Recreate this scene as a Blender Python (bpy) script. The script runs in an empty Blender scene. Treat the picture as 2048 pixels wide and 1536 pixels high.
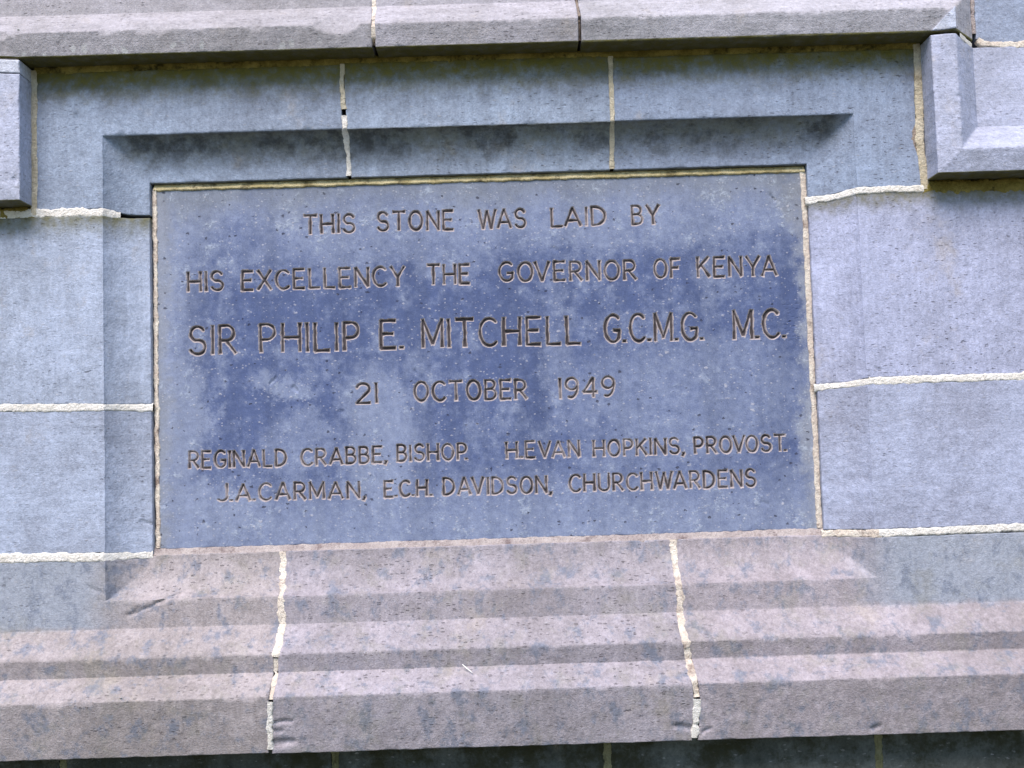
import bpy, math, random
import numpy as np
from mathutils import Matrix, Vector

# ------------------------------------------------------------------ camera, sky, sun, exposure
# all wall dimensions below are in millimetres: x to the right, y into the wall, z up from the sill line
Z0 = 1300.0                                     # height of the sill line above the ground
S = bpy.context.scene
COL = S.collection

cam_d = bpy.data.cameras.new("camera")
cam_d.sensor_width = 36.0
cam_d.lens = 2250 / 2048 * 36.0
cam_d.clip_start = 0.05
cam_d.clip_end = 500
cam = bpy.data.objects.new("camera", cam_d)
COL.objects.link(cam)
def _rot(rx, ry, rz):
    return Matrix.Rotation(rz, 3, 'Z') @ Matrix.Rotation(ry, 3, 'Y') @ Matrix.Rotation(rx, 3, 'X')
M4 = _rot(1.63618607, 0.03021123, -0.00210934).to_4x4()
M4.translation = Vector((0.03030, -1.52890, 0.17590 + Z0 / 1000))
cam.matrix_world = M4
S.camera = cam

SUN_DIR = Vector((-0.16, -0.57, 0.80)).normalized()          # from the wall towards the sun
world = bpy.data.worlds.new("World")
S.world = world
world.use_nodes = True
wn = world.node_tree
wn.nodes.clear()
sky = wn.nodes.new("ShaderNodeTexSky")
sky.sky_type = 'NISHITA'
sky.sun_disc = False
sky.sun_elevation = math.asin(SUN_DIR.z)
sky.sun_rotation = math.atan2(SUN_DIR.x, SUN_DIR.y)
sky.air_density = 1.0
sky.dust_density = 0.6
sky.ozone_density = 1.5
bg = wn.nodes.new("ShaderNodeBackground")
bg.inputs['Strength'].default_value = 0.07
wo = wn.nodes.new("ShaderNodeOutputWorld")
wn.links.new(sky.outputs[0], bg.inputs[0])
wn.links.new(bg.outputs[0], wo.inputs[0])

sun_d = bpy.data.lights.new("sun", 'SUN')
sun_d.energy = 1.5
sun_d.angle = math.radians(34)
sun_d.color = (1.0, 0.875, 0.80)
sun = bpy.data.objects.new("sun", sun_d)
sun.rotation_euler = SUN_DIR.to_track_quat('Z', 'Y').to_euler()
sun.location = (-2, -3, 5)
COL.objects.link(sun)

S.view_settings.view_transform = 'Standard'
S.view_settings.look = 'None'
S.view_settings.gamma = 1.0
S.view_settings.use_curve_mapping = False
S.view_settings.exposure = 1.82
S.render.engine = 'CYCLES'

# ------------------------------------------------------------------ numeric noise
_T = np.random.default_rng(11).random((256, 256))
def vnoise(x, z, seed=0):
    x = np.asarray(x, float) + seed * 17.31
    z = np.asarray(z, float) + seed * 7.77
    xi = np.floor(x).astype(int); zi = np.floor(z).astype(int)
    fx = x - xi; fz = z - zi
    fx = fx * fx * (3 - 2 * fx); fz = fz * fz * (3 - 2 * fz)
    a = _T[xi & 255, zi & 255]; b = _T[(xi + 1) & 255, zi & 255]
    c = _T[xi & 255, (zi + 1) & 255]; d = _T[(xi + 1) & 255, (zi + 1) & 255]
    return (a * (1 - fx) + b * fx) * (1 - fz) + (c * (1 - fx) + d * fx) * fz - 0.5
def fbm(x, z, scale, seed=0, octaves=4, gain=0.5):
    s = 0; a = 1.0; f = 1.0 / scale
    for o in range(octaves):
        s = s + a * vnoise(x * f, z * f, seed + o * 3)
        a *= gain; f *= 2.03
    return s

# ------------------------------------------------------------------ materials
class NT:
    def __init__(self, name):
        self.m = bpy.data.materials.new(name)
        self.m.use_nodes = True
        self.t = self.m.node_tree
        self.t.nodes.clear()
    def n(self, typ, props=None, **ins):
        nd = self.t.nodes.new(typ)
        for k, v in (props or {}).items():
            setattr(nd, k, v)
        for k, v in ins.items():
            key = int(k[1:]) if k[0] == 'i' and k[1:].isdigit() else k.replace('_', ' ')
            self.set(nd.inputs[key], v)
        return nd
    def set(self, sock, v):
        if isinstance(v, bpy.types.NodeSocket):
            self.t.links.new(v, sock)
        else:
            if sock.type == 'RGBA' and len(v) == 3:
                v = (*v, 1)
            sock.default_value = v
    def math(self, op, a, b=0.0, c=0.0, clamp=False):
        return self.n('ShaderNodeMath', dict(operation=op, use_clamp=clamp), i0=a, i1=b, i2=c).outputs[0]
    def mix(self, f, a, b, blend='MIX'):
        nd = self.t.nodes.new('ShaderNodeMix')
        nd.data_type = 'RGBA'; nd.blend_type = blend
        self.set(nd.inputs[0], f); self.set(nd.inputs[6], a); self.set(nd.inputs[7], b)
        return nd.outputs[2]
    def ramp(self, v, lo, hi, a=0.0, b=1.0, smooth=True):
        nd = self.n('ShaderNodeMapRange', dict(interpolation_type='SMOOTHSTEP' if smooth else 'LINEAR', clamp=True))
        for i, x in enumerate((v, lo, hi, a, b)):
            self.set(nd.inputs[i], x)
        return nd.outputs[0]
    def pos(self):
        g = self.n('ShaderNodeNewGeometry')
        return g.outputs['Position']
    def scaled(self, p, s, off=(0, 0, 0)):
        return self.n('ShaderNodeMapping', None, Vector=p, Location=off, Scale=s).outputs[0]
    def noise(self, p, scale, detail=4.0, rough=0.55):
        return self.n('ShaderNodeTexNoise', None, Vector=p, Scale=scale, Detail=detail, Roughness=rough).outputs['Fac']
    def vor(self, p, scale, rnd=1.0):
        nd = self.n('ShaderNodeTexVoronoi', None, Vector=p, Scale=scale, Randomness=rnd)
        return nd.outputs['Distance'], nd.outputs['Color']
    def finish(self, col, height=None, dist=0.001, rough=0.92, strength=1.0):
        b = self.n('ShaderNodeBsdfPrincipled')
        self.set(b.inputs['Base Color'], col)
        self.set(b.inputs['Roughness'], rough)
        b.inputs['Specular IOR Level'].default_value = 0.25
        if height is not None:
            bp = self.n('ShaderNodeBump', None, Strength=strength, Distance=dist, Height=height)
            self.t.links.new(bp.outputs[0], b.inputs['Normal'])
        o = self.n('ShaderNodeOutputMaterial')
        self.t.links.new(b.outputs[0], o.inputs[0])
        return self.m

def spots(g, p, scale, stretch, size, keep):
    """small irregular spots: voronoi cells of which a share 'keep' holds one spot of radius up to 'size' of the cell"""
    q = g.scaled(p, stretch)
    w = g.n('ShaderNodeTexNoise', None, Vector=q, Scale=scale * 2.2, Detail=3.0, Roughness=0.7).outputs['Color']
    q2 = g.n('ShaderNodeVectorMath', dict(operation='MULTIPLY_ADD'), i0=w, i1=(0.9 / scale,) * 3, i2=q).outputs[0]
    d, c = g.vor(q2, scale)
    sep = g.n('ShaderNodeSeparateColor', None, i0=c)
    r = g.ramp(sep.outputs[0], 1 - keep, 1.0, 0.0, size, smooth=False)
    return g.ramp(g.math('SUBTRACT', r, d), -0.03, 0.10)

def stone_mat(name, ca, cb, moss_and_shade=(), blotch=0.0, pit=1.0, brush='v', wet=(0.052, 0.056, 0.011), drips=False, bluer=False):
    g = NT(name)
    p = g.pos()
    tint = g.n('ShaderNodeObjectInfo').outputs['Color']
    n1 = g.noise(p, 5.0, 6.0, 0.6)
    n2 = g.noise(p, 38.0, 5.0, 0.65)
    grain = g.noise(p, 420.0, 3.0, 0.7)
    v1 = g.math('ADD', g.math('MULTIPLY', n1, 0.7), g.math('MULTIPLY', n2, 0.3))
    col = g.mix(g.ramp(v1, 0.36, 0.64), ca, cb)
    col = g.mix(1.0, col, tint, 'MULTIPLY')
    bs = (170, 170, 14) if brush == 'v' else (16, 16, 190)
    br = g.noise(g.scaled(p, bs), 1.0, 3.0, 0.6)
    val = g.math('ADD', g.math('MULTIPLY_ADD', grain, 0.5, 0.53), g.math('MULTIPLY', br, 0.42))
    val = g.math('ADD', g.math('MULTIPLY', n2, 0.34), g.math('SUBTRACT', val, 0.16))
    hsv = g.n('ShaderNodeHueSaturation', None, Color=col, Value=val)
    col = hsv.outputs['Color']
    if bluer:                                     # cleaner, bluer stone on the plain wall faces at both ends
        sx = g.n('ShaderNodeSeparateXYZ', None, i0=p)
        wx = g.math('ADD', g.math('ABSOLUTE', g.math('SUBTRACT', sx.outputs[0], 0.001)), g.math('MULTIPLY', g.math('SUBTRACT', n1, 0.5), 0.10))
        f = g.math('MULTIPLY', g.ramp(wx, 0.47, 0.56), g.ramp(g.math('ADD', sx.outputs[2], g.math('MULTIPLY', g.math('SUBTRACT', n2, 0.5), 0.02)), (Z0 - 42) / 1000, (Z0 - 30) / 1000))
        col = g.mix(g.math('MULTIPLY', f, 0.8), col, (0.275, 0.315, 0.38))
    if blotch:
        b1 = g.noise(g.scaled(p, (1, 1, 0.75)), 40.0, 7.0, 0.72)
        col = g.mix(g.math('MULTIPLY', g.ramp(b1, 0.50, 0.64), blotch), col, (0.15, 0.175, 0.23))
        b2 = g.noise(g.scaled(p, (1, 1, 0.8), (9.2, 4.1, 1.6)), 22.0, 7.0, 0.75)
        col = g.mix(g.math('MULTIPLY', g.ramp(b2, 0.50, 0.66), 0.32), col, (0.225, 0.22, 0.175))
    # rain streaks, faint warm stains, then pale crust specks and dark pits
    stv = g.noise(g.scaled(p, (27, 27, 3.2)), 1.0, 5.0, 0.65)
    col = g.n('ShaderNodeHueSaturation', None, Color=col, Value=g.ramp(stv, 0.34, 0.66, 0.96, 1.04)).outputs['Color']
    wm = g.noise(g.scaled(p, (1, 1, 0.8), (2.2, 0.3, 5.1)), 11.0, 6.0, 0.7)
    col = g.mix(g.math('MULTIPLY', g.ramp(wm, 0.56, 0.72), 0.42), col, (0.37, 0.325, 0.27))
    gr2 = g.noise(p, 175.0, 6.0, 0.8)
    col = g.n('ShaderNodeHueSaturation', None, Color=col, Value=g.ramp(gr2, 0.30, 0.70, 0.72, 1.27, False)).outputs['Color']
    sp = spots(g, p, 130.0, (0.8, 1, 1.9), 0.34, 0.30)
    col = g.mix(g.math('MULTIPLY', sp, 0.30), col, (0.42, 0.42, 0.44))
    pt = spots(g, p, 58.0, (0.75, 1, 2.0), 0.22 * pit, 0.16)
    pt2 = spots(g, p, 215.0, (0.6, 1, 1.9), 0.36 * pit, 0.34)
    rnd = g.n('ShaderNodeObjectInfo').outputs['Random']
    pm = g.noise(p, 4.5, 3.0, 0.6)
    dens = g.ramp(g.math('ADD', pm, g.math('MULTIPLY', g.math('SUBTRACT', rnd, 0.5), 0.22)), 0.38, 0.66, 0.08, 1.0)
    pits = g.math('MULTIPLY', g.math('MAXIMUM', g.math('MULTIPLY', pt, g.ramp(pm, 0.45, 0.6)), g.math('MULTIPLY', pt2, 0.75)), dens)
    col = g.mix(g.math('MULTIPLY', pits, 0.62), col, (0.045, 0.042, 0.05))
    sepz = g.n('ShaderNodeSeparateXYZ', None, i0=p).outputs[2]
    if drips:                                      # old lime runs hanging at the drip edge, left end only
        sx = g.n('ShaderNodeSeparateXYZ', None, i0=p)
        dr = spots(g, p, 75.0, (1.0, 1, 0.62), 0.42, 0.75)
        dr = g.math('MULTIPLY', dr, g.math('MULTIPLY', g.ramp(sx.outputs[2], (Z0 + 756) / 1000, (Z0 + 744) / 1000), g.ramp(sx.outputs[0], -0.16, -0.30)))
        col = g.mix(g.math('MULTIPLY', dr, 0.45), col, (0.55, 0.57, 0.56))
    for (za, zb, k, *mcol) in moss_and_shade:                       # growth and painted shade: none at height za, full at zb
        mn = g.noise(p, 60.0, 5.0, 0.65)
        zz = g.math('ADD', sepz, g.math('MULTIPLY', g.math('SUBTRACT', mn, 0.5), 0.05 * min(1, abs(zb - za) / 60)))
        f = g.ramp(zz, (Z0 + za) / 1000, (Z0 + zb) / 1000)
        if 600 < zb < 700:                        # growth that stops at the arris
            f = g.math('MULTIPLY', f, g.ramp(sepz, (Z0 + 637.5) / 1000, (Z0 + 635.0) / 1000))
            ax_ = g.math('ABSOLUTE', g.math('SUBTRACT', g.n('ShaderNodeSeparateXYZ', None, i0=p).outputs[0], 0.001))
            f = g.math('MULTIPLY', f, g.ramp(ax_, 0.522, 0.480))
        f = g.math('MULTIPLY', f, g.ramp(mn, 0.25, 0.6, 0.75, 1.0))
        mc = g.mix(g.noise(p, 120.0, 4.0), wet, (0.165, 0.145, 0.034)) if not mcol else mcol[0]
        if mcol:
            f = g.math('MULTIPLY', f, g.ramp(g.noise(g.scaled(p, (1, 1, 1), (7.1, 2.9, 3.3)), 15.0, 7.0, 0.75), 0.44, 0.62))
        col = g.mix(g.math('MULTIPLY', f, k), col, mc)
    h = g.math('ADD', g.math('MULTIPLY', grain, 1.0), g.math('MULTIPLY', g.noise(p, 330.0, 5.0, 0.75), 0.65))
    h = g.math('ADD', h, g.math('ADD', g.math('MULTIPLY', br, g.ramp(rnd, 0, 1, 0.05, 0.6)), g.math('MULTIPLY', n2, g.ramp(rnd, 0, 1, 2.2, 0.9))))
    h = g.math('SUBTRACT', h, g.math('MULTIPLY', pits, 1.4))
    h = g.math('ADD', h, g.math('MULTIPLY', sp, 0.25))
    return g.finish(col, h, 0.0010)

def mortar_mat(name, ca, cb, dirt, dcol=(0.05, 0.045, 0.04)):
    g = NT(name)
    p = g.pos()
    n1 = g.noise(p, 28.0, 5.0, 0.65)
    n2 = g.noise(p, 240.0, 4.0, 0.6)
    col = g.mix(g.ramp(n1, 0.36, 0.64), ca, cb)
    col = g.mix(g.math('MULTIPLY', g.ramp(n2, 0.52, 0.72), 0.35), col, dcol)
    n3 = g.noise(g.scaled(p, (1, 1, 1), (3.1, 1.7, 0.4)), 45.0, 5.0, 0.7)
    col = g.mix(g.math('MULTIPLY', g.ramp(n3, 0.50, 0.68), dirt), col, dcol)
    sand = g.noise(p, 520.0, 3.0, 0.8)
    col = g.n('ShaderNodeHueSaturation', None, Color=col, Value=g.ramp(sand, 0.3, 0.7, 0.86, 1.12, False)).outputs['Color']
    h = g.math('ADD', g.math('ADD', g.math('MULTIPLY', n2, 1.4), n3), g.math('MULTIPLY', sand, 1.0))
    return g.finish(col, h, 0.0022)

def slab_mat(name, letter=False):
    g = NT(name)
    p = g.pos()
    s = g.n('ShaderNodeSeparateXYZ', None, i0=p)
    big = g.noise(p, 9.0, 8.0, 0.7)
    mott = g.noise(g.scaled(p, (1, 1, 1), (4.4, 7.7, 1.3)), 85.0, 6.0, 0.8)
    mid = g.noise(p, 34.0, 8.0, 0.76)
    fine = g.noise(p, 150.0, 4.0, 0.7)
    grain = g.noise(p, 520.0, 2.0, 0.7)
    wob = g.math('ADD', g.math('MULTIPLY', g.math('SUBTRACT', mid, 0.5), 0.075), g.math('MULTIPLY', g.math('SUBTRACT', big, 0.5), 0.14))
    X = g.math('ADD', s.outputs[0], wob)
    Zm = g.math('ADD', s.outputs[2], g.math('MULTIPLY', wob, 1.2))
    z0 = Z0 / 1000
    # weathering map: a dark, damp middle field with paler crusted margins
    fx = g.math('MULTIPLY', g.ramp(X, -0.452, -0.375), g.ramp(X, 0.452, 0.425))
    fz = g.math('MULTIPLY', g.ramp(Zm, z0 + 0.075, z0 + 0.20), g.ramp(Zm, z0 + 0.545, z0 + 0.40))
    dark = g.math('MULTIPLY', fx, g.math('MULTIPLY_ADD', fz, 0.75, 0.25))
    # paler cloudy patches inside the field
    cl = g.ramp(g.math('ADD', g.math('MULTIPLY', big, 0.6), g.math('MULTIPLY', mid, 0.42)), 0.47, 0.63)
    def blob(cx, cz, rx, rz):
        dx = g.math('DIVIDE', g.math('SUBTRACT', X, cx), rx)
        dz = g.math('DIVIDE', g.math('SUBTRACT', Zm, z0 + cz), rz)
        return g.ramp(g.math('ADD', g.math('MULTIPLY', dx, dx), g.math('MULTIPLY', dz, dz)), 1.3, 0.25)
    pale = g.math('MULTIPLY', blob(0.27, 0.245, 0.20, 0.10), 0.55)
    for b, k in (((-0.15, 0.21, 0.07, 0.12), 0.8), ((-0.10, 0.47, 0.22, 0.05), 0.4), ((0.20, 0.50, 0.25, 0.05), 0.45), ((-0.29, 0.275, 0.06, 0.03), 0.75), ((-0.425, 0.25, 0.045, 0.10), 0.9), ((-0.40, 0.11, 0.07, 0.05), 0.8), ((-0.27, 0.20, 0.06, 0.04), 0.55), ((0.10, 0.30, 0.03, 0.07), 0.5)):
        pale = g.math('MAXIMUM', pale, g.math('MULTIPLY', blob(*b), k))
    dark = g.math('MULTIPLY', dark, g.math('SUBTRACT', 1.0, g.math('MAXIMUM', g.math('MULTIPLY', cl, 0.55), pale)))
    col = g.mix(dark, (0.205, 0.243, 0.345), (0.068, 0.094, 0.190))
    dark2 = g.math('ADD', dark, g.math('MULTIPLY', g.math('SUBTRACT', mott, 0.5), 1.7), clamp=True)
    col = g.mix(dark2, (0.205, 0.243, 0.345), (0.068, 0.094, 0.190))
    # greyer top band and edges
    col = g.mix(g.math('MULTIPLY', g.ramp(Zm, z0 + 0.50, z0 + 0.575), 0.6), col, (0.17, 0.185, 0.20))
    edge = g.math('MAXIMUM', g.ramp(X, 0.425, 0.452), g.ramp(X, -0.425, -0.455))
    col = g.mix(g.math('MULTIPLY', edge, 0.5), col, (0.215, 0.225, 0.235))
    val = g.math('ADD', g.math('MULTIPLY_ADD', grain, 0.55, 0.42), g.math('ADD', g.math('MULTIPLY', fine, 0.35), g.math('MULTIPLY', mid, 0.28)))
    col = g.n('ShaderNodeHueSaturation', None, Color=col, Value=val).outputs['Color']
    stv = g.noise(g.scaled(p, (34, 34, 3.0)), 1.0, 5.0, 0.65)
    col = g.n('ShaderNodeHueSaturation', None, Color=col, Value=g.ramp(stv, 0.32, 0.68, 0.90, 1.08)).outputs['Color']
    # crumbly pale lichen scabs near the margins, white flecks, pits
    scab = g.math('MULTIPLY', g.ramp(mid, 0.53, 0.63), g.ramp(dark, 0.75, 0.15))
    scab = g.math('MULTIPLY', scab, g.ramp(fine, 0.42, 0.58))
    col = g.mix(g.math('MULTIPLY', scab, 0.62), col, (0.36, 0.41, 0.49))
    f1 = spots(g, p, 290.0, (0.8, 1, 1.2), 0.42, 0.30)
    f2 = g.math('MULTIPLY', spots(g, p, 140.0, (0.8, 1, 1.1), 0.34, 0.30), g.ramp(mid, 0.42, 0.62))
    fl = g.math('MAXIMUM', g.math('MULTIPLY', f1, 0.46), g.math('MULTIPLY', f2, 0.62))
    col = g.mix(fl, col, (0.46, 0.46, 0.50))
    p2 = g.scaled(p, (1, 1, 1), (6.1, 2.2, 9.7))
    pt = spots(g, p2, 120.0, (1, 1, 1.3), 0.30, 0.22)
    col = g.mix(g.math('MULTIPLY', pt, 0.7), col, (0.03, 0.03, 0.045))
    if letter:                                     # grime gathered in the cut letters; lit edges painted as paler rims
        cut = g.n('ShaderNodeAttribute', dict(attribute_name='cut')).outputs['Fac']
        lit_rim = g.mix(g.ramp(fine, 0.3, 0.7), (0.24, 0.215, 0.22), (0.38, 0.34, 0.345))
        col = g.mix(g.ramp(cut, 1.1, 2.9), lit_rim, g.mix(fine, (0.036, 0.032, 0.036), (0.085, 0.072, 0.074)))
    h = g.math('ADD', g.math('MULTIPLY', grain, 0.4), g.math('MULTIPLY', fine, 0.8))
    h = g.math('ADD', h, g.math('SUBTRACT', g.math('MULTIPLY', g.math('ADD', scab, fl), 0.4), g.math('MULTIPLY', pt, 1.2)))
    return g.finish(col, h, 0.0008)

GA, GB = (0.255, 0.287, 0.355), (0.335, 0.388, 0.49)
M_WALL = stone_mat("grey_wall_stone", GA, GB, brush='h')
M_FRAME = stone_mat("mossy_shaded_frame_stone", GA, GB, moss_and_shade=((640, 735, 0.75, (0.065, 0.072, 0.095)), (672, 726, 1.0), (585, 634, 0.55), (580, 625, 0.8, (0.035, 0.038, 0.045))))  # first band paints the hood's shade into the colour; the others are moss, stain
M_HOOD = stone_mat("hood_stone", (0.305, 0.297, 0.305), (0.385, 0.375, 0.40), drips=True, moss_and_shade=((737.2, 735.8, 0.97),), brush='h')
M_LEG = stone_mat("label_stone", (0.355, 0.375, 0.45), (0.435, 0.46, 0.575), moss_and_shade=((542.0, 540.7, 0.97),), brush='h')
M_SIDE = stone_mat("right_wall_stone", (0.27, 0.31, 0.385), (0.355, 0.412, 0.525), moss_and_shade=((488, 532, 0.85),), brush='v')
M_COURSE = stone_mat("course_stone", (0.262, 0.236, 0.240), (0.350, 0.317, 0.336), bluer=True, blotch=0.75, pit=1.15, brush='v')
M_LOW = stone_mat("mossy_base_stone", (0.040, 0.045, 0.038), (0.095, 0.105, 0.10), moss_and_shade=((-285, -238, 0.75, (0.02, 0.02, 0.012)), (-275, -215, 0.6, (0.03, 0.03, 0.008))))
M_WHITE = mortar_mat("white_pointing", (0.74, 0.71, 0.64), (0.84, 0.82, 0.77), 0.25, (0.40, 0.36, 0.31))
M_BUFF = mortar_mat("buff_pointing", (0.50, 0.44, 0.31), (0.60, 0.55, 0.43), 0.55, (0.20, 0.16, 0.10))
M_CRACK = mortar_mat("cracked_pointing", (0.66, 0.57, 0.48), (0.78, 0.72, 0.62), 0.8, (0.20, 0.14, 0.12))
M_BROWN = mortar_mat("brown_pointing", (0.25, 0.21, 0.18), (0.33, 0.27, 0.22), 0.5)
M_MOSSY = mortar_mat("mossy_pointing", (0.17, 0.135, 0.03), (0.33, 0.27, 0.08), 0.9, (0.03, 0.03, 0.008))
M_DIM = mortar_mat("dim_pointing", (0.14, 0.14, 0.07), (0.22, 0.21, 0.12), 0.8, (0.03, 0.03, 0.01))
M_BED = mortar_mat("pinkish_bedding", (0.36, 0.31, 0.30), (0.48, 0.43, 0.41), 0.7, (0.14, 0.10, 0.10))
M_GOLD = mortar_mat("yellowed_bedding", (0.42, 0.35, 0.17), (0.56, 0.49, 0.29), 0.75, (0.06, 0.045, 0.02))
M_SLAB = slab_mat("slate_blue_slab")
M_LETTER = slab_mat("letter_grime", True)
M_CORE = mortar_mat("core_mortar", (0.08, 0.07, 0.06), (0.12, 0.105, 0.09), 0.5)

def flat_mat(name, c, rough=0.7):
    g = NT(name)
    n = g.noise(g.pos(), 300.0, 3.0)
    return g.finish(g.mix(g.math('MULTIPLY', n, 0.4), c, tuple(x * 0.6 for x in c)), n, 0.0006, rough)

# ------------------------------------------------------------------ object helpers
def thing(name, label, cat, loc, group=None):
    o = bpy.data.objects.new(name, None)
    o.empty_display_size = 0.1
    o.location = (loc[0] / 1000, loc[1] / 1000, (loc[2] + Z0) / 1000)
    o["label"] = label; o["category"] = cat
    if group:
        o["group"] = group
    COL.objects.link(o)
    return o

def add_mesh(name, V, F, mat, parent=None, tint=None, smooth=True):
    """V in wall millimetres (n,3); F quads (m,4) or list of polygons. Origin goes to the middle of the piece."""
    V = np.asarray(V, float)
    c = (V.min(0) + V.max(0)) / 2
    W = (V - c) / 1000.0
    me = bpy.data.meshes.new(name)
    if isinstance(F, np.ndarray):
        m = len(F); k = F.shape[1]
        me.vertices.add(len(W)); me.vertices.foreach_set("co", W.astype(np.float32).ravel())
        me.loops.add(m * k); me.loops.foreach_set("vertex_index", F.astype(np.int32).ravel())
        me.polygons.add(m); me.polygons.foreach_set("loop_start", np.arange(0, m * k, k, dtype=np.int32))
        me.polygons.foreach_set("loop_total", np.full(m, k, dtype=np.int32))
        me.update(calc_edges=True)
    else:
        me.from_pydata([tuple(v) for v in W], [], F)
        me.update()
    me.polygons.foreach_set("use_smooth", np.full(len(me.polygons), smooth, dtype=bool))
    me.materials.append(mat)
    o = bpy.data.objects.new(name, me)
    wl = Vector((c[0] / 1000, c[1] / 1000, (c[2] + Z0) / 1000))
    if parent is not None:
        o.parent = parent
        pl = parent.location if parent.parent is None else parent.location + parent.parent.location
        o.location = wl - pl
    else:
        o.location = wl
    if tint:
        o.color = (*tint, 1)
    COL.objects.link(o)
    return o

def compact(V, F):
    used = np.unique(F)
    mp = np.full(len(V), -1); mp[used] = np.arange(len(used))
    return V[used], mp[F]

def lines(a, b, step, specials, coarse_lo=-690, coarse_hi=800, coarse=14.0):
    """grid lines from a to b, coarse outside the picture, with extra lines at edges and profile breaks"""
    out = [a, b]
    t = a
    while t < b:
        out.append(t)
        t += step if coarse_lo < t < coarse_hi else coarse
    for s in specials:
        if a <= s <= b:
            out += [s, s - 0.8, s + 0.8, s - 0.3, s + 0.3]
    for e, sg in ((a, 1), (b, -1)):
        out += [e + sg * q for q in (0.4, 0.9, 1.6, 2.6)]
    u = np.unique(np.round([q for q in out if a <= q <= b], 2))
    keep = [u[0]]
    for q in u[1:]:
        if q - keep[-1] >= 0.28:
            keep.append(q)
    keep[-1] = b
    return np.array(keep)

def ramp_pts(pts):
    xs, ys = zip(*sorted(pts))
    return lambda q: np.interp(q, xs, ys)

def gouge(X, Z, pts, w, depth):
    best = np.full(X.shape, 1e9)
    for (x0, z0), (x1, z1) in zip(pts[:-1], pts[1:]):
        dx, dz = x1 - x0, z1 - z0
        t = np.clip(((X - x0) * dx + (Z - z0) * dz) / (dx * dx + dz * dz), 0, 1)
        best = np.minimum(best, np.hypot(X - x0 - t * dx, Z - z0 - t * dz))
    k = np.clip(1 - best / (w * (0.7 + 0.9 * (vnoise(X / 4, Z / 4, 9) + 0.5))), 0, 1)
    return depth * k * k * (3 - 2 * k)

OPEN = (-464.0, 461.0, 57.0, 576.0)               # the opening that holds the inscribed slab

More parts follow.
